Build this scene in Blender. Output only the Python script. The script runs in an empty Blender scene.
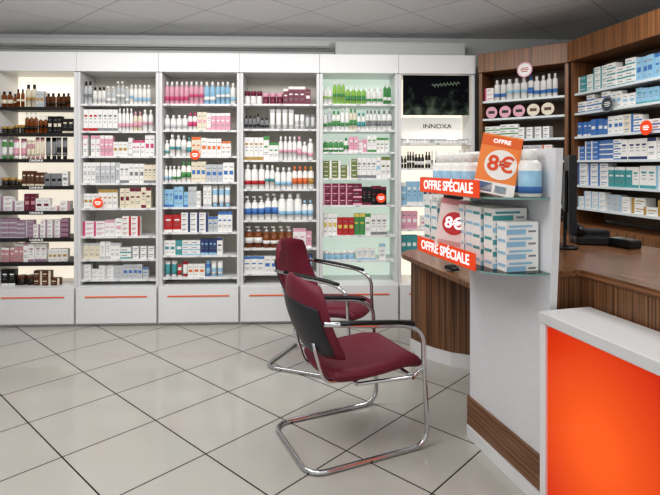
import bpy, math, random
from mathutils import Vector, Matrix
random.seed(4)
TH=math.radians(2.3); cT,sT=math.cos(TH),math.sin(TH); EYE=1.45; F=513.0
def W(x,z): return (x*cT+z*sT, -x*sT+z*cT)
def srgb(h):
    r=[int(h[i:i+2],16)/255 for i in (0,2,4)]
    return tuple((c/12.92 if c<=0.04045 else ((c+0.055)/1.055)**2.4) for c in r)+(1,)
MC={}
def mat(name,hexc,rough=0.5,metal=0.0,emit=0.0,coat=0.0,spec=0.5):
    if name in MC: return MC[name]
    m=bpy.data.materials.new(name); m.use_nodes=True
    b=m.node_tree.nodes['Principled BSDF']
    c=srgb(hexc)
    b.inputs['Base Color'].default_value=c; b.inputs['Roughness'].default_value=rough
    b.inputs['Metallic'].default_value=metal; b.inputs['Coat Weight'].default_value=coat
    b.inputs['Specular IOR Level'].default_value=spec
    if emit: b.inputs['Emission Color'].default_value=c; b.inputs['Emission Strength'].default_value=emit
    MC[name]=m; return m
def nodes(m): return m.node_tree.nodes, m.node_tree.links, m.node_tree.nodes['Principled BSDF']
def grid_mat(name,c1,c2,cl,size,line,ox,oy,rough,ang=45,speck=0.0):
    m=mat(name,c1,rough); N,L,B=nodes(m)
    tc=N.new('ShaderNodeTexCoord'); mp=N.new('ShaderNodeMapping')
    mp.vector_type='TEXTURE'
    mp.inputs['Location'].default_value=(ox,oy,0); mp.inputs['Rotation'].default_value=(0,0,math.radians(ang)); mp.inputs['Scale'].default_value=(size,size,1)
    L.new(tc.outputs['Object'],mp.inputs['Vector'])
    sp=N.new('ShaderNodeSeparateXYZ'); L.new(mp.outputs[0],sp.inputs[0])
    fl=[]; ds=[]
    for i in (0,1):
        fr=N.new('ShaderNodeMath'); fr.operation='FRACT'; L.new(sp.outputs[i],fr.inputs[0])
        s=N.new('ShaderNodeMath'); s.operation='SUBTRACT'; L.new(fr.outputs[0],s.inputs[0]); s.inputs[1].default_value=0.5
        a=N.new('ShaderNodeMath'); a.operation='ABSOLUTE'; L.new(s.outputs[0],a.inputs[0]); ds.append(a)
        f=N.new('ShaderNodeMath'); f.operation='FLOOR'; L.new(sp.outputs[i],f.inputs[0]); fl.append(f)
    mx=N.new('ShaderNodeMath'); mx.operation='MAXIMUM'; L.new(ds[0].outputs[0],mx.inputs[0]); L.new(ds[1].outputs[0],mx.inputs[1])
    gt=N.new('ShaderNodeMath'); gt.operation='GREATER_THAN'; L.new(mx.outputs[0],gt.inputs[0]); gt.inputs[1].default_value=0.5-line/size/2
    cb=N.new('ShaderNodeCombineXYZ'); L.new(fl[0].outputs[0],cb.inputs[0]); L.new(fl[1].outputs[0],cb.inputs[1])
    wn=N.new('ShaderNodeTexWhiteNoise'); L.new(cb.outputs[0],wn.inputs['Vector'])
    ns=N.new('ShaderNodeTexNoise'); ns.inputs['Scale'].default_value=60 if not speck else 90; ns.inputs['Detail'].default_value=4; L.new(tc.outputs['Object'],ns.inputs['Vector'])
    ad=N.new('ShaderNodeMath'); ad.operation='MULTIPLY_ADD'; L.new(ns.outputs[0],ad.inputs[0]); ad.inputs[1].default_value=.4 if not speck else 1.2; ad.inputs[2].default_value=-0.05 if not speck else -.4
    av=N.new('ShaderNodeMath'); av.operation='MULTIPLY_ADD'; L.new(wn.outputs['Value'],av.inputs[0]); av.inputs[1].default_value=0.35; L.new(ad.outputs[0],av.inputs[2])
    m1=N.new('ShaderNodeMix'); m1.data_type='RGBA'; L.new(av.outputs[0],m1.inputs[0]); m1.inputs[6].default_value=srgb(c1); m1.inputs[7].default_value=srgb(c2)
    m2=N.new('ShaderNodeMix'); m2.data_type='RGBA'; L.new(gt.outputs[0],m2.inputs[0]); L.new(m1.outputs[2],m2.inputs[6]); m2.inputs[7].default_value=srgb(cl)
    L.new(m2.outputs[2],B.inputs['Base Color'])
    bp=N.new('ShaderNodeBump'); bp.inputs['Strength'].default_value=0.3; bp.inputs['Distance'].default_value=0.002; bp.invert=True
    L.new(gt.outputs[0],bp.inputs['Height']); L.new(bp.outputs[0],B.inputs['Normal'])
    mr=N.new('ShaderNodeMath'); mr.operation='MULTIPLY_ADD'; L.new(gt.outputs[0],mr.inputs[0]); mr.inputs[1].default_value=.9-rough; mr.inputs[2].default_value=rough
    L.new(mr.outputs[0],B.inputs['Roughness'])
    return m
def wood_mat(name,c1,c2,horizontal=False,rough=0.35):
    m=mat(name,c1,rough); N,L,B=nodes(m)
    tc=N.new('ShaderNodeTexCoord'); mp=N.new('ShaderNodeMapping')
    mp.inputs['Scale'].default_value=(2,100,100) if horizontal else (100,100,1.0)
    L.new(tc.outputs['Object'],mp.inputs[0])
    n=N.new('ShaderNodeTexNoise'); n.inputs['Scale'].default_value=1; n.inputs['Detail'].default_value=5; L.new(mp.outputs[0],n.inputs[0])
    r=N.new('ShaderNodeValToRGB'); r.color_ramp.elements[0].position=0.4; r.color_ramp.elements[1].position=0.58
    r.color_ramp.elements[0].color=srgb(c2); r.color_ramp.elements[1].color=srgb(c1)
    L.new(n.outputs[0],r.inputs[0]); L.new(r.outputs[0],B.inputs['Base Color']); return m
def dots_mat(name,c1,c2,scale):
    m=mat(name,c1,0.4); N,L,B=nodes(m)
    tc=N.new('ShaderNodeTexCoord'); v=N.new('ShaderNodeTexVoronoi'); v.inputs['Scale'].default_value=scale; v.inputs['Randomness'].default_value=0.9
    L.new(tc.outputs['Object'],v.inputs['Vector'])
    r=N.new('ShaderNodeValToRGB'); r.color_ramp.elements[0].color=srgb(c2); r.color_ramp.elements[1].color=srgb(c1)
    r.color_ramp.elements[0].position=0.12; r.color_ramp.elements[1].position=0.4
    L.new(v.outputs['Distance'],r.inputs[0]); L.new(r.outputs[0],B.inputs['Base Color']); return m
def glass_mat():
    m=bpy.data.materials.new('shelf_glass'); m.use_nodes=True; N=m.node_tree.nodes; L=m.node_tree.links
    N.clear(); o=N.new('ShaderNodeOutputMaterial'); mx=N.new('ShaderNodeMixShader'); t=N.new('ShaderNodeBsdfTransparent'); g=N.new('ShaderNodeBsdfGlossy')
    t.inputs[0].default_value=(0.86,0.94,0.92,1); g.inputs['Roughness'].default_value=0.05
    f=N.new('ShaderNodeFresnel'); f.inputs[0].default_value=1.45
    L.new(f.outputs[0],mx.inputs[0]); L.new(t.outputs[0],mx.inputs[1]); L.new(g.outputs[0],mx.inputs[2]); L.new(mx.outputs[0],o.inputs[0]); return m
GLASS=glass_mat(); GEDGE=mat('glass_edge','7fa39c',0.15)
WHITE=mat('white_laminate','e9e9e9',0.35); WOFF=mat('offwhite_wall','cdcecd',0.7); FRAME=mat('white_frame','dcdcdc',0.35)
BACKL=mat('shelf_back_panel','cfcac0',0.6,emit=0.06); BACKW=mat('emissive_cream_panel','f8efde',0.6,emit=0.8); BACKG=mat('pale_green_back','dcebdf',0.6,emit=0.5)  # emission on the shelf backs stands in for lights inside the units
BLK=mat('black_plastic','141416',0.4); DARK=mat('dark_laminate','221f1e',0.5); ORG=mat('orange_strip','ef6a2c',0.4)
SIGN=mat('sign_orange','f0501f',0.45,emit=0.15); LETW=mat('lettering_white','ffffff',0.5,emit=0.35); 
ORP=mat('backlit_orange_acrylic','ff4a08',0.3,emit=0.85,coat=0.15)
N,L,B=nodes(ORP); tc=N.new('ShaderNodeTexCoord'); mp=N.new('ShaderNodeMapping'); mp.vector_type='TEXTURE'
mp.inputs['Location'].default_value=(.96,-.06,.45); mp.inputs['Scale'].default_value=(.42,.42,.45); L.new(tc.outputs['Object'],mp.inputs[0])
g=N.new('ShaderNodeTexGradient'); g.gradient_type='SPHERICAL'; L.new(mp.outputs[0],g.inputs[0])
r=N.new('ShaderNodeValToRGB'); r.color_ramp.elements[0].color=srgb('cc2a02'); r.color_ramp.elements[1].color=srgb('ff6a22'); r.color_ramp.elements[1].position=.8  # falloff of a lamp behind the panel, painted as an emission gradient
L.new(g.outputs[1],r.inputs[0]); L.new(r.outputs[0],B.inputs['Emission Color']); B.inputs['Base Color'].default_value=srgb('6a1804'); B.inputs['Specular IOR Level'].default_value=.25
CHR=mat('chrome','cfd0d2',0.12,metal=1.0); MAR=mat('maroon_upholstery','701c32',0.5); SHELL=mat('dark_back_shell','28282f',0.45)
WOOD=wood_mat('zebra_wood','8e6648','513623'); WOODH=wood_mat('zebra_wood_flat','8f664a','694932',True,0.22); WDK=wood_mat('cabinet_wood','92643f','624229')
SPK=dots_mat('speckled_white_panel','e2e2e5','c9cad0',190)
FLOOR=grid_mat('floor_tiles','bfbcb5','b7b4ad','1f1d1b',0.50,0.0075,-1.227,2.598,0.12)
CEIL=grid_mat('ceiling_tiles','e2e3e4','d8d9da','adadae',0.6,0.009,0,0,0.85,speck=1)
CN={'wh':('white','f0eeea'),'cr':('cream','e6dcc6'),'pk':('pale pink','e2a9b9'),'hp':('bright pink','d04f80'),'rd':('red','bb3035'),'bu':('burgundy','76263f'),
'br':('brown','60391f'),'am':('amber','7f4519'),'bk':('black','1b191a'),'gy':('grey','85878a'),'lg':('light grey','c6c8ca'),'gr':('green','4f9455'),'lm':('lime green','96c25c'),
'og':('orange','de7845'),'ye':('yellow','dcc568'),'bl':('blue','4a7cbc'),'nb':('navy blue','364573'),'lb':('light blue','9cc5dd'),'te':('teal','4f9ea1'),'mv':('mauve','a5849a'),
'gd':('gold','b89452'),'ol':('olive green','788448'),'dp':('dusty pink','c9979c')}
def cm(k): return mat('pack_'+CN[k][0].replace(' ','_'),CN[k][1],0.38)
class MB:
    def __init__(s): s.v=[];s.f=[];s.mi=[];s.sm=[];s.mats=[]
    def _m(s,m):
        if m not in s.mats: s.mats.append(m)
        return s.mats.index(m)
    def face(s,idx,m,sm=False): s.f.append(idx); s.mi.append(s._m(m)); s.sm.append(sm)
    def box(s,x0,x1,y0,y1,z0,z1,m):
        b=len(s.v); s.v+=[(x0,y0,z0),(x1,y0,z0),(x1,y1,z0),(x0,y1,z0),(x0,y0,z1),(x1,y0,z1),(x1,y1,z1),(x0,y1,z1)]
        for q in ((0,3,2,1),(4,5,6,7),(0,1,5,4),(1,2,6,5),(2,3,7,6),(3,0,4,7)): s.face([b+i for i in q],m)
        return s
    def quad(s,pts,m):
        b=len(s.v); s.v+=list(pts); s.face([b+i for i in range(len(pts))],m); return s
    def prism(s,pts,z0,z1,m,top=None,side=None):
        b=len(s.v); n=len(pts)
        ar=sum(pts[i][0]*pts[(i+1)%n][1]-pts[(i+1)%n][0]*pts[i][1] for i in range(n))
        if ar<0: pts=pts[::-1]
        s.v+=[(p[0],p[1],z0) for p in pts]+[(p[0],p[1],z1) for p in pts]
        s.face([b+i for i in range(n)][::-1],m); s.face([b+n+i for i in range(n)],top or m)
        for i in range(n): j=(i+1)%n; s.face([b+i,b+j,b+n+j,b+n+i],side or m)
        return s
    def lathe(s,prof,ms,seg=14,c=(0,0),sy=1.0):
        b=len(s.v)
        for r,z in prof:
            for k in range(seg):
                a=2*math.pi*k/seg; s.v.append((c[0]+r*math.cos(a),c[1]+r*math.sin(a)*sy,z))
        for i in range(len(prof)-1):
            m=ms[i] if isinstance(ms,list) else ms
            for k in range(seg):
                k2=(k+1)%seg; s.face([b+i*seg+k,b+i*seg+k2,b+(i+1)*seg+k2,b+(i+1)*seg+k],m,True)
        m0=ms[0] if isinstance(ms,list) else ms; m1=ms[-1] if isinstance(ms,list) else ms
        s.face([b+k for k in range(seg)][::-1],m0); e=b+(len(prof)-1)*seg; s.face([e+k for k in range(seg)],m1)
        return s
    def tube(s,path,r,m,seg=10,closed=False,sx=1.0):
        P=[Vector(p) for p in path]; n=len(P); b=len(s.v); up=Vector((0,0,1)); prev=None
        for i in range(n):
            t=(P[(i+1)%n]-P[i-1]) if closed else (P[min(i+1,n-1)]-P[max(i-1,0)]); t.normalize()
            if prev is None:
                a=up if abs(t.z)<0.9 else Vector((1,0,0)); nx=t.cross(a).normalized()
            else: nx=(prev-t*prev.dot(t)).normalized()
            prev=nx; ny=t.cross(nx)
            for k in range(seg):
                a=2*math.pi*k/seg; s.v.append(tuple(P[i]+nx*math.cos(a)*r*sx+ny*math.sin(a)*r))
        for i in range(n if closed else n-1):
            j=(i+1)%n
            for k in range(seg):
                k2=(k+1)%seg; s.face([b+i*seg+k,b+i*seg+k2,b+j*seg+k2,b+j*seg+k],m,True)
        if not closed: s.face([b+k for k in range(seg)][::-1],m); s.face([b+(n-1)*seg+k for k in range(seg)],m)
        return s
    def slab(s,fn,m,m2=None,n=16,half=0.02,p=6):
        b=len(s.v); N=n+1
        for side in (1,-1):
            for i in range(N):
                for j in range(N):
                    u=-1+2*i/n; v=-1+2*j/n
                    u=math.sin(u*math.pi/2); v=math.sin(v*math.pi/2)
                    t=half*max(0,1-max(abs(u),abs(v))**p)**0.5
                    pos,nr=fn(u,v); s.v.append(tuple(Vector(pos)+Vector(nr)*t*side))
        for sd in (0,1):
            o=b+sd*N*N
            for i in range(n):
                for j in range(n):
                    q=[o+i*N+j,o+(i+1)*N+j,o+(i+1)*N+j+1,o+i*N+j+1]
                    s.face(q if sd==0 else q[::-1],m if sd==0 else (m2 or m),True)
        return s
    def mesh(s,name):
        me=bpy.data.meshes.new(name); me.from_pydata(s.v,[],s.f)
        for m in s.mats: me.materials.append(m)
        for i,p in enumerate(me.polygons): p.material_index=s.mi[i]; p.use_smooth=s.sm[i]
        me.update(); return me
COLL=bpy.context.scene.collection
def add(name,me=None,parent=None,loc=(0,0,0),rz=0.0,label=None,cat=None,group=None,kind=None,bevel=0,rot=None):
    if isinstance(me,MB): me=me.mesh(name)
    o=bpy.data.objects.new(name,me); COLL.objects.link(o)
    o.location=loc; o.rotation_euler=rot if rot else (0,0,rz)
    if parent: o.parent=parent
    if label: o['label']=label
    if cat: o['category']=cat
    if group: o['group']=group
    if kind: o['kind']=kind
    if bevel:
        bm=o.modifiers.new('bevel','BEVEL'); bm.width=bevel; bm.segments=2; bm.limit_method='ANGLE'
    return o
def text(name,s,size,m,parent,matrix,ex=0.0008,bold=0.0,sx=1.0):
    cu=bpy.data.curves.new(name,'FONT'); cu.body=s; cu.size=size; cu.extrude=ex; cu.offset=bold; cu.align_x='CENTER'; cu.align_y='CENTER'; cu.resolution_u=3
    t=bpy.data.objects.new('tmp',cu); COLL.objects.link(t); bpy.context.view_layer.update()
    me=bpy.data.meshes.new_from_object(t.evaluated_get(bpy.context.evaluated_depsgraph_get())); bpy.data.objects.remove(t)
    me.materials.clear(); me.materials.append(m)
    for v in me.vertices: v.co.x*=sx
    o=bpy.data.objects.new(name,me); COLL.objects.link(o); o.parent=parent; o.matrix_local=matrix
    return o
def facing(x,y,z,tilt=0): return Matrix.Translation((x,y,z))@Matrix.Rotation(math.pi/2+tilt,4,'X')

# ---------------- room
add('floor',MB().box(-3.6,3.1,-1.2,5.2,-0.05,0,FLOOR),kind='structure',label='glossy beige-grey floor tiles laid diagonally with dark grout',cat='floor')
add('ceiling',MB().box(-3.6,3.1,-1.2,5.2,2.72,2.78,CEIL),kind='structure',label='suspended ceiling of pale grey square panels',cat='ceiling')
add('wall_back',MB().box(-3.6,3.1,5.1,5.2,0,2.72,WOFF),kind='structure',label='plain off-white wall behind the shelving',cat='wall')
add('wall_left',MB().box(-3.7,-3.6,-1.2,5.2,0,2.72,WOFF),kind='structure',label='plain off-white side wall',cat='wall')
add('wall_right',MB().box(3.1,3.2,-1.2,5.2,0,2.72,WOFF),kind='structure',label='plain off-white side wall behind wooden cabinets',cat='wall')
M=MB().box(0.25,1.5,4.90,5.095,2.48,2.63,WOFF).box(-3.59,0.2,5.0,5.095,2.60,2.66,WOFF)
M.tube([(-3.59,4.97,2.53),(.24,4.97,2.53)],.018,WOFF,10); M.tube([(-3.59,4.95,2.585),(.24,4.95,2.585)],.011,mat('pipe_grey','b4b4b2',.5),8)
add('trim_1',M,kind='structure',label='pale bulkhead and pipes above the shelving',cat='trim')

# ---------------- products
PM={}
def prod(kind,b,a,w,h,v=0):
    key=(kind,b,a,w,h,v)
    if key in PM: return PM[key]
    w/=100.;h/=100.; B=cm(b); A=cm(a); G=cm('gy'); M=MB(); d=w
    if kind=='b':
        d=min(0.09,max(0.05,w*0.7)) if w<.13 else .07
        M.box(-w/2,w/2,-d/2,d/2,0,h,B); y=-d/2-0.0006
        def q(x0,x1,z0,z1,m,yy=y): M.quad([(x0,yy,z0),(x1,yy,z0),(x1,yy,z1),(x0,yy,z1)],m)
        if w>h:
            if v==0: q(-w/2,-w*0.3,0.0,h,A); q(-w*.2,w*.4,h*.55,h*.68,A); q(-w*.2,w*.2,h*.25,h*.33,G)
            elif v==1: q(-w/2,w/2,0,h*.25,A); q(-w*.4,w*.15,h*.52,h*.66,G)
            elif v==3: q(-w/2,w*.1,0,h*.42,A); q(-w*.42,w*.3,h*.56,h*.74,A); q(w*.18,w*.42,h*.15,h*.3,G)
            else: q(w*.25,w/2,0,h,A); q(-w*.42,w*.05,h*.5,h*.64,A); q(-w*.42,-w*.05,h*.2,h*.28,G)
            x=-w/2-.0006; M.quad([(x,d*.4,h*.35),(x,-d*.4,h*.35),(x,-d*.4,h*.6),(x,d*.4,h*.6)],A)
        elif v==0: q(-w/2,w/2,0,h*.14,A); q(-w*.3,w*.3,h*.66,h*.75,A); q(-w*.2,w*.2,h*.55,h*.59,G); q(-w*.25,w*.25,h*.4,h*.43,G)
        elif v==1: q(-w/2,w/2,h*.84,h,A); q(-w*.35,w*.25,h*.52,h*.6,A); q(-w*.35,w*.3,h*.3,h*.33,G); q(-w*.35,w*.2,h*.22,h*.25,G)
        else: q(-w*.34,w*.34,h*.38,h*.58,A); q(-w*.3,w*.3,h*.76,h*.8,G); q(-w*.2,w*.2,h*.15,h*.18,G)
    elif kind in('o','p','c'):
        r=w/2; cap=cm('wh') if kind!='c' else cm('bk')
        if kind=='o' and b in('wh','cr') and v==0: cap=A
        lo,hi=((.22,.48),(.32,.44),(.18,.34))[v]
        z1=h*(0.72 if kind!='p' else 0.66)
        M.lathe([(r*.9,0),(r,h*.02),(r,h*lo),(r*1.02,h*lo),(r*1.02,h*hi),(r,h*hi),(r,z1),(r*.85,z1+h*.05),(r*.42,z1+h*.09),(r*.42,z1+h*.1)],[B,B,B,A,A,B,B,B,B],12,sy=0.8)
        z2=z1+h*.1
        M.lathe([(r*.5,z2),(r*.5,h if kind!='p' else z2+h*.06)],cap,10)
        if kind=='p':
            M.lathe([(r*.14,z2+h*.06),(r*.14,h*.94)],cap,6); M.box(-r*.8,r*.25,-r*.2,r*.2,h*.93,h,cap)
    elif kind=='u':
        r=w/2; M.lathe([(r*.92,0),(r,h*.03),(r,h*.08),(r*1.015,h*.08),(r*1.015,h*.22),(r*1.015,h*.55),(r,h*.55),(r,h*.66),(r*.9,h*.72),(r*.62,h*.78)],[B,B,B,cm('bl'),A,A,B,B,B],20)
        M.lathe([(r*.66,h*.78),(r*.68,h*.97),(r*.6,h)],cm('wh'),20)
    elif kind=='d':
        # round flat pack standing on its edge
        r=h/2; n=20; b0=len(M.v)
        for yy,rr in((-.02,r*.93),(-.014,r),(.02,r)):
            for k in range(n):
                an=2*math.pi*k/n; M.v.append((rr*math.cos(an),yy,r+rr*math.sin(an)))
        for i in range(2):
            for k in range(n):
                k2=(k+1)%n; M.face([b0+i*n+k,b0+i*n+k2,b0+(i+1)*n+k2,b0+(i+1)*n+k],B,True)
        M.face([b0+k for k in range(n)],A); M.face([b0+2*n+k for k in range(n)][::-1],B)
        M.quad([(-r*.5,-.0206,r*.8),(r*.5,-.0206,r*.8),(r*.5,-.0206,r*1.25),(-r*.5,-.0206,r*1.25)],B); d=.04
    elif kind=='j':
        r=w/2; M.lathe([(r*.92,0),(r,h*.05),(r,h*.62),(r*.9,h*.64)],[A if a!=b else B,B,B],14)
        M.lathe([(r*1.03,h*.64),(r*1.03,h*.97),(r*.95,h)],A,14)
    elif kind=='t':
        r=w/2; n=12
        M.lathe([(r*.75,0),(r*.78,h*.16)],A,n)
        prof=[(1,1,.17),(1,1,.3),(1.0,.85,.55),(1.05,.45,.8),(1.1,.1,1.0)]
        b0=len(M.v)
        for sx,sy,zz in prof:
            for k in range(n):
                an=2*math.pi*k/n; M.v.append((r*.92*sx*math.cos(an),r*.92*sy*math.sin(an),h*zz))
        for i in range(len(prof)-1):
            for k in range(n):
                k2=(k+1)%n; M.face([b0+i*n+k,b0+i*n+k2,b0+(i+1)*n+k2,b0+(i+1)*n+k],A if i==v+1 else B,True)
        M.face([b0+k for k in range(n)][::-1],B); M.face([b0+(len(prof)-1)*n+k for k in range(n)],B)
    names={'b':'product_box','o':'product_bottle','c':'product_bottle','p':'pump_bottle','j':'cosmetic_jar','t':'cream_tube','u':'supplement_tub','d':'round_pack'}
    me=M.mesh(names[kind]); PM[key]=(me,names[kind],d); return PM[key]
KL={'b':'cardboard box','o':'plastic bottle','c':'black-capped bottle','p':'pump bottle','j':'cosmetic jar','t':'cream tube','u':'plastic tub','d':'round flat pack'}
CATS={'b':'box','o':'bottle','c':'bottle','p':'bottle','j':'jar','t':'tube','u':'tub','d':'box'}
def place(kind,b,a,w,h,wx,wy,z,ang,group,where,nm=None,v=0):
    me,n,d=prod(kind,b,a,w,h,v)
    lab=f"{CN[b][0]} {KL[kind]} with {CN[a][0]} {'label' if kind not in 'jt' else 'trim'} on {where}"
    return add(nm or n,me,None,(wx,wy,z),ang,lab,CATS[kind],group)
def row(org,ang,x0,x1,yf,z,segs,group,where,nm=None,maxh=30):
    ca,sa=math.cos(ang),math.sin(ang); L=x1-x0; x=x0
    for s in segs:
        fr,kind,b,a,w,h=s[:6]; st=s[6] if len(s)>6 else 1
        if st==1 and kind!='d': w*=.84
        if st==1 and h>=11 and kind!='d': h=min(h*1.1,maxh)
        if st>1: h=min(h*1.1,maxh/st)
        gap=0.002 if kind=='b' else 0.003
        end=x+fr*L; run=0
        while True:
            if run<=0:
                run=random.choice([1,2,2,3,3,4]); bb,aa=b,a
                r=random.random()
                if kind=='d': bb,aa=random.choice([('br','cr'),('gr','lm'),('wh','gr'),('bk','pk')])
                elif b not in('wh','cr','bk','am') and r<.38: bb,aa='wh',b
                elif b=='wh' and r<.12: bb,aa='lg',a
                elif b=='wh' and r<.32: bb,aa='wh',random.choice(['gy','lb','gd','lg'])
                elif b=='wh' and r<.40: bb,aa='cr',a
                elif b=='wh' and r<.43 and a!='wh': bb,aa=a,'wh'
                hf=random.choice([1,1,.95,.86,.74] if st==1 else [1,1,.9]); hh=round(h*hf,1); ww=round(w*random.choice([1,1,.85,1.2]),1); v=random.choice([0,1,2])
                if kind=='d': hh,ww,v=h,w,0
                me,_,d=prod(kind,bb,aa,ww,hh,v)
            wd=ww/100*(1.04 if kind=='j' else 1)*(1.1 if kind=='t' else 1)
            if x+wd>end+.006: break
            run-=1
            if random.random()<.012: x+=wd*.6; continue
            k=st if st==1 else random.choice([st,st,st,st,st-1])
            lx=x+wd/2; yy=yf+(d if kind in'bd' else wd)/2+random.uniform(0,0.02)
            for t in range(k):
                place(kind,bb,aa,ww,hh,org[0]+lx*ca-yy*sa,org[1]+lx*sa+yy*ca,z+t*hh/100,ang,group,where,nm if kind=='b' and nm else ('flat_carton' if st>1 and kind=='b' else None),v)
            x+=wd+gap

# ---------------- white shelving units
DIV=[-2.826,-2.096,-1.366,-0.634,0.094,0.822,1.541]; YF=4.72
def yz(px,X):
    Y=YF+0.03; cz=X*sT+Y*cT; return EYE-(px-165)/F*cz
US=[
 [(107,[(.3,'c','am','cr',4.5,15),(.2,'c','cr','gd',6,19),(.15,'b','wh','gd',5,14),(.35,'c','br','bk',4.5,16)]),
  (133,[(.3,'j','bk','gd',6,8),(.3,'p','am','bk',5,17),(.4,'b','bk','cr',5,14)]),
  (159,[(.2,'t','gr','wh',5,18),(.25,'t','pk','wh',5,17),(.25,'t','cr','dp',5,18),(.3,'t','gy','bk',5,18)]),
  (186,[(.3,'j','bk','gd',6,8),(.35,'b','br','cr',5,13),(.35,'b','gy','bk',6,12)]),
  (211,[(.35,'b','mv','bu',10,4,3),(.35,'b','bu','dp',6,14),(.3,'b','dp','wh',9,4,2)]),
  (238,[(.5,'b','mv','lg',7,4,4),(.5,'b','mv','bu',7,4,4)]),
  (262,[(.4,'b','dp','wh',5,16),(.3,'b','mv','dp',6,15),(.3,'b','wh','gd',5,14)]),
  (284,[(.25,'b','bk','wh',6,13),(.35,'j','bk','br',9,10),(.4,'b','br','cr',9,6,2)])],
 [(104,[(.35,'c','lg','gy',4.5,19),(.35,'p','lg','wh',5,20),(.3,'o','wh','lb',5,19)]),
  (131,[(.5,'b','wh','rd',5,18),(.5,'o','wh','pk',4.5,19)]),
  (156,[(.4,'b','wh','pk',5,17),(.3,'b','wh','rd',5,16),(.3,'b','wh','hp',5,18)]),
  (183,[(.5,'b','lg','wh',5,17),(.5,'b','wh','gy',5,16)]),
  (208,[(.5,'b','wh','gd',5,16),(.5,'b','cr','bu',5,17)]),
  (236,[(.4,'b','wh','hp',8,4,3),(.3,'b','pk','rd',6,15),(.3,'b','wh','rd',8,4,4)]),
  (259,[(.5,'b','wh','lg',5,15),(.5,'b','wh','te',8,5,2)]),
  (279,[(.6,'b','wh','lg',7,4,3),(.4,'b','lg','bl',5,12)])],
 [(104,[(.55,'o','pk','hp',5,19),(.45,'o','lb','wh',5,19)]),
  (130,[(.5,'o','wh','hp',5,17),(.5,'b','wh','pk',5,15)]),
  (156,[(.4,'o','wh','te',5,18),(.25,'b','wh','og',5,16),(.35,'b','wh','og',5,17)]),
  (182,[(.4,'o','wh','gr',4.5,18),(.6,'b','wh','bl',5,17)]),
  (207,[(.35,'b','lb','bl',5,17),(.35,'b','wh','lg',5,18),(.3,'t','wh','lb',5,18)]),
  (232,[(.27,'b','rd','wh',9,15),(.4,'b','nb','wh',8,4,4),(.33,'b','wh','bl',5,17)]),
  (255,[(.3,'b','te','wh',6,14),(.35,'b','wh','rd',8,4,3),(.35,'b','nb','lb',5,15)]),
  (277,[(.2,'t','te','wh',5,13),(.2,'t','rd','wh',5,13),(.3,'b','og','br',6,11),(.3,'t','lb','bl',5,13)])],
 [(104,[(.6,'j','bu','pk',6,11),(.4,'b','bu','wh',6,15)]),
  (129,[(.35,'c','gy','bk',4,13),(.65,'t','lg','gy',5,17)]),
  (160,[(.5,'b','wh','gr',5,20),(.5,'o','wh','pk',5.5,21)]),
  (189,[(.3,'o','wh','rd',6,21),(.4,'o','wh','te',6,21),(.3,'o','wh','og',5.5,19)]),
  (220,[(.5,'p','wh','bl',7,24),(.5,'o','wh','lb',7,22)]),
  (248,[(.72,'p','am','wh',8,23),(.28,'b','pk','wh',7,16)]),
  (273,[(.5,'b','bl','wh',7,14),(.5,'t','lb','nb',5,16)])],
 [(104,[(.6,'o','lm','gr',5,20),(.4,'o','gr','wh',5,19)]),
  (130,[(.5,'o','wh','gr',4.5,19),(.5,'o','wh','te',4.5,17)]),
  (152,[(.4,'o','gr','wh',4.5,14),(.3,'b','pk','wh',5,13),(.3,'b','wh','gr',5,14)]),
  (178,[(.5,'b','ol','wh',8,4,4),(.5,'b','wh','ol',6,18)]),
  (205,[(.6,'b','bu','pk',8,6,3),(.4,'b','bk','bu',6,16)]),
  (235,[(.2,'b','ye','gr',5,18),(.25,'b','rd','ye',5,17),(.3,'b','gr','ye',5,18),(.25,'b','wh','og',5,17)]),
  (260,[(.5,'j','lb','wh',7,8),(.5,'b','wh','lb',7,13)]),],
 [(143,[(1,'j','wh','lg',3.4,4)]),
  (168,[(.45,'c','bk','wh',3,14),(.55,'o','wh','pk',3.2,16)]),
  (205,[(.35,'b','lb','wh',6,20),(.35,'b','wh','nb',6,24),(.3,'b','bk','wh',6,22)]),
  (229,[(.5,'b','pk','wh',6,15),(.5,'o','wh','bl',5,17)]),
  (253,[(.5,'b','wh','te',6,15),(.5,'b','lg','wh',6,16)])]]
PLAB=['a dark shelf','a white shelf','a white shelf','a white shelf','a white shelf','a lit shelf']
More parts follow.
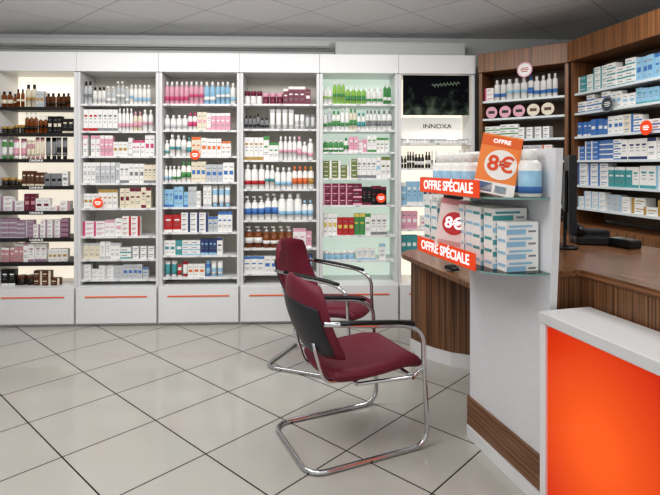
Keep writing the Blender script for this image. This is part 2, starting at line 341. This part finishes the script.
for k in range(6):
    x0,x1=DIV[k],DIV[k+1]; xc=(x0+x1)/2; hw=(x1-x0)/2-0.001
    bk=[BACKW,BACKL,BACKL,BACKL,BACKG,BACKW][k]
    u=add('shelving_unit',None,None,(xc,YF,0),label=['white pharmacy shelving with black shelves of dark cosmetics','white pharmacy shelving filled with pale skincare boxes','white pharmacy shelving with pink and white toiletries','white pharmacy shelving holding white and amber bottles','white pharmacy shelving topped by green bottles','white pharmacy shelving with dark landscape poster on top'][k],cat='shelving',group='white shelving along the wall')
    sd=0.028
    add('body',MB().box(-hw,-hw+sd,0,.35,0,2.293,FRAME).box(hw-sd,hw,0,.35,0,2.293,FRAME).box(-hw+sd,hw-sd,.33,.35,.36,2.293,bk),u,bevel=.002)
    add('header_panel',MB().box(-hw,hw,-.02,.35,2.294,2.467,WHITE),u,bevel=.003)
    add('base_cabinet',MB().box(-hw+sd+.001,hw-sd-.001,0.0,.34,0.0,.355,WHITE),u)
    dr=add('drawer',MB().box(-hw+.008,hw-.008,-.05,-.001,.03,.352,WHITE),u,bevel=.003)
    add('drawer_handle',MB().box(-hw+.09,hw-.09,-.056,-.0505,.264,.274,ORG),dr,label='orange strip handle')
    hook=(k==0); pz=2.285
    for si,(py,segs) in enumerate(US[k]):
        zt=yz(py,xc)
        if py<282:
            sm=DARK if hook else WHITE
            M=MB().box(-hw+sd+.001,hw-sd-.001,.015,.33,zt-.018,zt,sm)
            if not hook:
                for q in range(7):
                    qx=-hw+.09+q*(2*hw-.18)/6+random.uniform(-.015,.015); M.box(qx-.018,qx+.018,.0125,.0148,zt-.017,zt-.002,cm('wh') if q%3 else cm('lg'))
            else: M.box(-hw+sd+.002,hw-sd-.002,.008,.0148,zt-.032,zt-.001,DARK)
            add('shelf',M,u)
        else: zt=.356
        if hook and si in(2,3,4,5): text('shelf_lettering','CAUDALIE',.026,LETW,u,facing(0,.006,zt-.015))
        if segs:
            Lx=2*hw-2*sd-.012
            row((x0+sd+.006,YF),0,0,Lx,.035,zt,segs,f'products on shelving {["one","two","three","four","five","six"][k]}',PLAB[k],maxh=(pz-zt)*100-3.2)
        pz=zt
xc=(DIV[5]+DIV[6])/2
pm=mat('landscape_print','14161a',0.9,spec=.05); N,L,B=nodes(pm)
tc=N.new('ShaderNodeTexCoord'); ns=N.new('ShaderNodeTexNoise'); ns.inputs['Scale'].default_value=11; ns.inputs['Detail'].default_value=8; L.new(tc.outputs['Object'],ns.inputs[0])
sz=N.new('ShaderNodeSeparateXYZ'); L.new(tc.outputs['Object'],sz.inputs[0])
ma=N.new('ShaderNodeMath'); ma.operation='MULTIPLY_ADD'; L.new(sz.outputs[2],ma.inputs[0]); ma.inputs[1].default_value=-1.3; L.new(ns.outputs[0],ma.inputs[2])
rp=N.new('ShaderNodeValToRGB'); e=rp.color_ramp.elements; e[0].position=.52; e[0].color=srgb('17181d'); e[1].position=.9; e[1].color=srgb('6f7d6e'); x=e.new(.68); x.color=srgb('343d36')
L.new(ma.outputs[0],rp.inputs[0]); L.new(rp.outputs[0],B.inputs['Base Color'])
pst=add('advertising_poster',MB().box(-.31,.31,0,.012,-.185,.185,pm),None,(xc,YF+.02,2.10),label='near-black poster of a misty landscape inside shelving',cat='poster')
M=MB(); M.tube([(-.04+.26*i/80,-.002,.09+.012*math.sin(i*1.3)+.010*math.sin(i*.6)+.0003*i) for i in range(81)],.0018,mat('pale_green_script','a9bda6',.6),5)
add('script_flourish',M,pst)
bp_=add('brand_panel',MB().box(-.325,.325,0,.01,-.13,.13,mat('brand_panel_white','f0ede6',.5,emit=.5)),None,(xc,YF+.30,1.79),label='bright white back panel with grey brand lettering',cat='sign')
text('lettering','INNOXA',.062,mat('letter_grey','303338'),bp_,facing(.08,-.002,.04),bold=.0003,sx=1.15)

def tag(px,py,Y,nm='promotion_disc'):
    t=(px-330)/F; cz=Y/(cT-t*sT); X,_=W(t*cz,cz); z=EYE-(py-165)/F*cz
    M=MB(); M.lathe([(.044,0),(.044,.003)],SIGN,24)
    for w_,zz in((.05,.012),(.06,0),(.04,-.013)): M.box(-w_/2,w_/2,zz-.003,zz+.003,.0031,.0036,LETW)
    return add(nm,M,None,(X,Y,z),rot=(math.pi/2,0,0),label='round orange promotion disc on a shelf edge',cat='tag',group='round promotion discs')
for px,py in((195,155),(98,203),(381,198)): tag(px,py,YF+.012)

# ---------------- wooden cabinets
def frame(cx,cz,dx,dz):
    o=W(cx,cz); d=W(dx,dz); return o,math.atan2(d[1],d[0])
CABS=[frame(1.365,4.70,.78,-.625),frame(1.975,4.205,.19,-.98)]
HS=[2.03,1.87,1.68,1.49,1.29,1.11]
CW=[.765,1.35]
CSEG=[
 [[(.2,'b','wh','hp',8,4,3),(.8,'o','wh','bl',6,18)],
  [(1,'d','gr','wh',12,11.5)],
  [(.5,'b','wh','gr',8,4,3),(.5,'b','wh','lb',8,5,2)],
  [(.5,'b','bl','wh',8,4,3),(.5,'b','wh','og',8,4,3)],
  [(.5,'b','wh','bl',8,4,3),(.5,'b','lb','wh',8,4,3)],
  [(.5,'b','wh','te',8,5,2),(.5,'b','wh','bl',8,5,2)]],
 [[(.5,'b','te','wh',9,4,4),(.25,'b','lb','bl',6,15),(.25,'b','bl','wh',9,4,4)],
  [(.3,'b','wh','bl',9,4,3),(.4,'b','lb','te',6,11),(.3,'b','wh','lg',9,4,3)],
  [(.4,'b','bl','wh',6,12),(.3,'b','wh','bl',9,4,3),(.3,'b','te','wh',6,12)],
  [(.4,'b','bl','wh',9,4,4),(.3,'b','nb','wh',7,13),(.3,'b','lg','wh',9,4,3)],
  [(.3,'b','wh','bl',9,4,4),(.4,'b','te','wh',7,14),(.3,'b','lb','bl',9,4,4)],
  [(.4,'b','wh','lb',9,4,3),(.6,'b','wh','lg',10,5,2)]]]
for i,(o,a) in enumerate(CABS):
    w=CW[i]
    c=add('wooden_cabinet',None,None,(o[0],o[1],0),a,label=['brown wooden cabinet with shelves of white bottles','wide brown wooden cabinet stocked with blue medicine boxes'][i],cat='cabinet',group='brown wooden dispensary cabinets')
    add('body',MB().box(0,.03,0,.3,0,2.29,WDK).box(w-.03,w,0,.3,0,2.29,WDK).box(.03,w-.03,.28,.3,1.0,2.29,mat('cabinet_back','7d6a5a',.6)),c,bevel=.002)
    add('cornice',MB().box(-.0,w,-.03 if i else -.02,.3,2.291,2.46,WDK),c,bevel=.003)
    add('base_cabinet',MB().box(.031,w-.031,.01,.28,0,.98,WDK),c)
    for d in range(2):
        m=(w-.06)/2
        add('door',MB().box(.034+d*m,.028+(d+1)*m,-.012,.009,.06,.97,WDK),c,bevel=.002)
    for j,h in enumerate(HS):
        add('shelf',MB().box(.031,w-.031,.01,.28,h-.018,h,mat('glass_white_shelf','dfe6e8',.3)),c)
        row(o,a,.04,w-.04,.03,h,CSEG[i][j],'medicine on wooden cabinet','wooden shelf','medicine_box' if j else None,maxh=((2.28 if j==0 else HS[j-1])-h)*100-2.6)
def cabtag(i,lx,z,m1,m2,m3,lab,y=-.004,R=.05):
    o,a=CABS[i]; ca,sa=math.cos(a),math.sin(a)
    M=MB(); M.lathe([(R,0),(R,.003)],m1,24); M.lathe([(R*.82,.0031),(R*.82,.0036)],m2,24)
    for w_,zz in((.9,.22),(1.1,0),(.8,-.24)): M.box(-w_*R/2,w_*R/2,(zz-.06)*R,(zz+.06)*R,.0037,.0042,m3)
    add('promotion_disc',M,None,(o[0]+lx*ca-y*sa,o[1]+lx*sa+y*ca,z),rot=(math.pi/2,0,a),label=lab,cat='tag',group='round promotion discs')
cabtag(0,.42,2.27,cm('pk'),cm('wh'),cm('rd'),'round pale badge with red print on wooden cornice',-.026,.065)
cabtag(1,.78,1.70,SIGN,SIGN,LETW,'round orange disc hanging on wooden cabinet')
cabtag(1,.42,1.90,cm('gy'),mat('dark_disc','3a4550',.5),cm('wh'),'round dark disc hanging on wooden cabinet',R=.06)

# ---------------- display stand (local frame D)
Do,Da=frame(.75,2.75,.259,-.966)
def D(x,y): return (Do[0]+x*math.cos(Da)-y*math.sin(Da), Do[1]+x*math.sin(Da)+y*math.cos(Da))
ds=add('display_stand',None,None,(Do[0],Do[1],0),Da,label='white speckled display stand with curved glass shelves',cat='display stand')
def xzprism(pts,y0,y1,m,edge=None):
    M=MB(); n=len(pts); M.v=[(p[0],y0,p[1]) for p in pts]+[(p[0],y1,p[1]) for p in pts]
    M.face(list(range(n)),m); M.face([n+i for i in range(n)][::-1],m)
    for i in range(n): j=(i+1)%n; M.face([i,n+i,n+j,j],edge or m)
    return M
add('panel',xzprism([(0,.212),(.598,.212),(.675,1.52),(0,1.52)],0,.035,SPK,WHITE),ds)
add('plinth',MB().box(-.01,.60,-.012,.035,.062,.211,WOODH),ds,bevel=.002)
add('kick_board',MB().box(0.0,.62,-.02,.035,0,.061,WHITE),ds)
def arc(cx,cy,rx,ry,a0,a1,n=12): return [(cx+rx*math.cos(math.radians(a0+(a1-a0)*i/n)),cy+ry*math.sin(math.radians(a0+(a1-a0)*i/n))) for i in range(n+1)]
sp=[(-.06,-.001)]+arc(.0,-.205,.06,.06,180,270,5)+arc(.45,-.06,.19,.205,270,360,14)+[(.64,-.001)]
for h,nm in((1.0,'glass_shelf'),(1.315,'glass_shelf')):
    add(nm,MB().prism(sp,h-.008,h,GLASS,side=GEDGE),ds)
for h,lx in((1.001,.215),(1.316,.245)):
    s=add('promotional_sign',MB().box(-.29,.29,-.002,.002,0,.076,SIGN),None,D(lx,-.268)+(h-.006,),Da,label='orange sign strip with white lettering on glass shelf edge',cat='sign',group='orange offer strips')
    text('lettering','OFFRE SPÉCIALE',.064,LETW,s,facing(0,-.003,.037),bold=.0014,sx=1.05)
def poster(lx,ly,z,w,h,tilt,roll,ang,bg,circ,tm,lab,sz,bands):
    R=Matrix.Rotation(ang,4,'Z')@Matrix.Rotation(-tilt,4,'X')@Matrix.Rotation(roll,4,'Y')
    p=add('price_poster',MB().box(-w/2,w/2,-.002,.002,0,h,bg),None,D(lx,ly)+(z,),rot=R.to_euler(),label=lab,cat='poster',group='tilted price posters')
    add('price_patch',MB().lathe([(w*.40,0),(w*.40,.001)],circ,28),p,(w*.06,-.0025,h*.50),rot=(math.pi/2,0,0))
    for nm,x0,x1,z0,z1,m in bands: add(nm,MB().box(w*x0,w*x1,-.0026,-.0021,h*z0,h*z1,m),p)
    text('lettering','8€',sz,tm,p,facing(w*.06,-.005,h*.50),bold=.002)
    return p
PW=mat('poster_white','f4efe8',.5); PO=mat('poster_orange','ee8a44',.5,emit=.05); PR=mat('poster_red_orange','e4501c',.5)
p1=poster(.52,-.195,1.324,.17,.27,.28,.20,-TH-.2,PO,PW,PR,'tilted orange price poster with white price area on glass shelf',.097,
  [('image_band',-.5,.5,0,.2,PW),('product_print',-.4,-.05,.03,.18,cm('bl')),('product_print',.02,.3,.03,.15,cm('lb')),('header_band',-.5,.5,.8,.97,mat('poster_header','e86c2c',.5))])
text('small_lettering','OFFRE',.026,LETW,p1,facing(0,-.004,.27*.885),bold=.0006)
poster(.20,-.235,1.05,.14,.235,.12,.14,-TH-.45,mat('poster_pink','f0d6d2',.5),mat('poster_red','cf3a3e',.5),LETW,'tilted pale poster with red price circle on glass shelf',.075,
  [('header_band',-.5,.5,.88,1,mat('poster_pink_head','d98e90',.5)),('image_band',-.4,.4,.04,.14,mat('poster_pink_base','d9a7a2',.5))])
def dplace(kind,b,a,w,h,lx,ly,z,ang=None,nm=None,v=0):
    x,y=D(lx,ly); place(kind,b,a,w,h,x,y,z,Da if ang is None else ang,'products on glass display shelves','a glass display shelf',nm,v)
fa=Da+math.pi/2
for lx in(-.01,.09,.19,.29,.39,.49,.585):
    for ly in(-.058,-.16):
        if lx>.38 and ly<-.1: continue
        dplace('u','wh','lb',9.4,20 if ly>-.1 else 19,lx,ly,1.316,fa-.4)
for lx,ly,n,wd in[(-.01,-.13,5,23),(.07,-.13,5,23),(.15,-.10,5,17),(.23,-.10,5,17),(.31,-.10,5,17),(.39,-.105,5,18),(.47,-.10,5,17),(.545,-.09,4,15.5)]:
    a=random.choice(['te','lb','te'])
    for t in range(n): 
        dplace('b','wh',a if t%3 else 'lb',wd,5.2,lx,ly,1.001+t*.052,fa,'supplement_box',3)

# ---------------- wooden counter
wc=add('wooden_counter',None,None,(Do[0],Do[1],0),Da,label='brown striped wooden service counter',cat='counter')
cp=[(0,.036),(.61,.036),(.61,.18),(1.9,.18),(1.9,1.0),(-.3,1.0),(-.3,.62),(0,.62)]
ci=[(.01,.037),(.60,.037),(.60,.19),(1.89,.19),(1.89,.99),(-.29,.99),(-.29,.63),(.01,.63)]
add('body',MB().prism(ci,0,.97,WOOD),wc)
add('worktop',MB().prism(cp,.971,1.0,WOODH),wc,bevel=.002)
oc=add('orange_counter',None,None,(Do[0],Do[1],0),Da,label='white counter with glowing orange front panel',cat='counter')
add('body',MB().box(.665,1.9,-.045,.175,0,.81,WHITE),oc)
add('counter_top',MB().box(.66,1.92,-.075,.176,.811,.855,mat('grey_white_top','d8d8d8',.3)),oc,bevel=.004)
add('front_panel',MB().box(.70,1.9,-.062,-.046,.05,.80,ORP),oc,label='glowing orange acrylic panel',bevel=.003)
add('frame_post',MB().box(.665,.699,-.07,-.0455,0,.81,WHITE),oc)
dk=add('consultation_desk',None,None,(Do[0],Do[1],0),Da,label='wooden consultation desk with rounded overhanging top',cat='desk')
dp=[(-.02,.153),(-.02,.60),(-1.2,.60)]+arc(-1.25,.377,.22,.224,90,270,14)
add('desktop',MB().prism(dp,.715,.75,WOODH,side=WOOD),dk,bevel=.003)
bd=[(-1.24,.21),(-1.12,.235),(-1.0,.29),(-.88,.37),(-.80,.47),(-.80,.58),(-1.24,.58)]
add('pedestal',MB().prism(bd,.10,.714,WOOD),dk)
add('foot',MB().prism([(x*1.0-.004*(x<-1.1),y-.006) for x,y in bd],0,.099,WHITE),dk)
M=MB(); M.slab(lambda u,v:((u*.05,v*.03*(1-.15*u),.016+.008*(1-u*u)),(0,0,1)),BLK,half=.016,p=4)
add('computer_mouse',M,None,D(-.60,.22)+(.7515,),Da,label='black computer mouse on wooden desk',cat='computer mouse')
mo=add('computer_monitor',None,None,D(.12,.51)+(1.001,),math.atan2(*reversed(W(.36,.93))),label='black flat computer monitor on wooden counter seen edge-on',cat='monitor')
add('base',MB().lathe([(.06,0),(.06,.01),(.02,.014)],BLK,24),mo)
add('stand',MB().box(-.02,.02,-.0,.015,.012,.20,BLK),mo)
add('screen',MB().box(-.21,.21,-.035,-.001,.10,.50,BLK).box(-.12,.12,-.001,.015,.2,.42,BLK),mo,bevel=.004)
add('display',MB().box(-.20,.20,-.0365,-.0355,.12,.485,mat('screen_glass','2a3442',.15)),mo)
ph=add('desk_telephone',None,None,D(.0,.78)+(1.001,),-TH-.2,label='black desk telephone on wooden counter',cat='telephone')
add('body',xzprism([(-.10,0),(.10,0),(.10,.075),(-.10,.075)],-.0,.09,BLK),ph,bevel=.01)
add('front_wedge',MB().box(-.10,.10,-.09,-.001,0,.045,BLK),ph,bevel=.008)
M=MB(); M.tube([(-.075,-.085,.066),(-.075,-.06,.082),(-.075,0,.092),(-.075,.05,.095),(-.075,.085,.088)],.022,BLK,10)
add('handset',M,ph)
M=MB()
for r in range(3):
    for q in range(3): M.box(-.03+q*.038,-.005+q*.038,-.08+r*.026,-.062+r*.026,.0455,.049,DARK)
add('keypad',M,ph)
ct=add('payment_terminal',None,None,D(.17,.84)+(1.001,),-TH+.3,label='black card payment terminal on wooden counter',cat='card terminal')
add('body',MB().box(-.04,.04,-.08,.08,0,.045,BLK),ct,bevel=.008)
add('display',MB().box(-.03,.03,.02,.065,.0455,.047,mat('lcd','8aa39a',.3)),ct)
M=MB()
for r in range(4):
    for q in range(3): M.box(-.026+q*.02,-.012+q*.02,-.065+r*.018,-.053+r*.018,.0455,.048,cm('gy'))
add('keypad',M,ct)

# ---------------- chairs
def rp_(pts,rad,n=7):
    out=[Vector(pts[0])]
    for i in range(1,len(pts)-1):
        p=Vector(pts[i]); a=Vector(pts[i-1])-p; b=Vector(pts[i+1])-p
        ra=min(rad,a.length*.49,b.length*.49); A=p+a.normalized()*ra; B=p+b.normalized()*ra
        for k in range(n+1):
            t=k/n; out.append(A*(1-t)**2+p*2*t*(1-t)+B*t*t)
    out.append(Vector(pts[-1])); return out
def seatf(u,v):
    x=.13+.275*u*math.sqrt(1-.16*v*v); y=.245*v*math.sqrt(1-.30*u*u)
    z=.415+.016*v*v-.035*max(0,u-.4)**2*3+.02*u+.02*max(0,-u-.5); return ((x,y,z),(0,0,1))
def backf(u,v,off=0,k=1.0):
    t=(v+1)/2; w=.25-.012*t**2
    vv=math.copysign(abs(v)**1.6,v)
    y=w*u*math.sqrt(1-.40*vv*vv)*k; x=-.135-.13*t-.03*math.sin(t*3.1)+.075*(u*u)-off; z=.475+.42*t-.035*t*u*u+.02*(1-t)*u*u
    return ((x,y,z),Vector((.92,-.33*u,.30)).normalized())
SM=MB().slab(seatf,MAR,half=.042).mesh('seat')
BM=MB().slab(backf,MAR,half=.025).mesh('backrest')
SHM=MB().slab(lambda u,v: backf(u*.90,-.88+.66*(v+1),.025),SHELL,half=.013).mesh('back_shell')
pts=[(-.20,-.245,.70),(.0,-.262,.672),(.25,-.262,.645),(.35,-.262,.59),(.355,-.262,.42),(.38,-.262,.014),(-.28,-.262,.014),(-.28,.262,.014),(.38,.262,.014),(.355,.262,.42),(.35,.262,.59),(.25,.262,.645),(.0,.262,.672),(-.20,.245,.70)]
M=MB(); M.tube(rp_(pts,.10),.0125,CHR,12); M.tube([(.30,-.25,.366),(.30,.25,.366)],.011,CHR,10); M.tube([(.0,-.20,.366),(.0,.20,.366)],.011,CHR,10)
for s in(-1,1):
    M.tube([(.353,s*.262,.41),(.30,s*.24,.366),(.0,s*.2,.366)],.010,CHR,8)
    M.tube(rp_([(.02,s*.13,.366),(-.14,s*.13,.37),(-.18,s*.13,.48),(-.205,s*.13,.58)],.05),.010,CHR,8)
FM=M.mesh('frame')
def arm(s):
    return MB().tube(rp_([(-.12,s*.257,.696),(.0,s*.262,.686),(.20,s*.262,.664),(.29,s*.262,.645)],.05),.011,BLK,12,sx=1.7).mesh('armrest')
ARM=[arm(-1),arm(1)]
for (cx,cz,fx,fz,lab) in((.05,2.72,.91,.415,'maroon upholstered cantilever armchair with chrome frame beside counter'),(-.11,3.80,.925,-.38,'maroon upholstered cantilever armchair with chrome frame near shelving')):
    ca_=math.atan2(*reversed(W(fx,fz)))
    c=add('armchair',None,None,W(cx,cz)+(0.0,),ca_,label=lab,cat='chair',group='maroon cantilever armchairs')
    add('seat',SM,c); b=add('backrest',BM,c); add('back_shell',SHM,b,label='dark plastic shell on the backrest'); add('frame',FM,c,label='chrome tubular cantilever frame')
    for a in ARM: add('armrest',a,c,label='black armrest pad')

# ---------------- lights
def area(x,y,z,sx,sy,p,rx=0,ry=0,col=(1,.995,.985)):
    l=bpy.data.lights.new('ceiling_light','AREA'); l.shape='RECTANGLE'; l.size=sx; l.size_y=sy; l.energy=p; l.color=col
    o=bpy.data.objects.new('ceiling_light',l); COLL.objects.link(o); o.location=(x,y,z); o.rotation_euler=(rx,ry,0); return o
area(-.8,3.3,2.66,3.6,.4,48,rx=math.radians(30))  # unseen light added under the ceiling, tilted to brighten the shelf wall
area(-1.2,1.6,2.68,2.5,.8,35)
area(1.9,2.6,2.68,1.0,1.0,22)
area(.6,.2,2.68,2.5,1.0,17)
w=bpy.data.worlds.new('world'); bpy.context.scene.world=w; w.use_nodes=True
w.node_tree.nodes['Background'].inputs[0].default_value=(.95,.97,1,1); w.node_tree.nodes['Background'].inputs[1].default_value=.75
cam=bpy.data.cameras.new('camera'); co=bpy.data.objects.new('camera',cam); COLL.objects.link(co)
co.location=(0,0,EYE); co.rotation_euler=(math.pi/2,0,-TH); cam.sensor_width=36; cam.lens=F/660*36; cam.shift_y=-82.5/660; cam.clip_start=.05
bpy.context.scene.camera=co
vs=bpy.context.scene.view_settings; vs.view_transform='Standard'; vs.exposure=-.16
try: vs.look='Medium High Contrast'
except Exception as ex: print(ex)
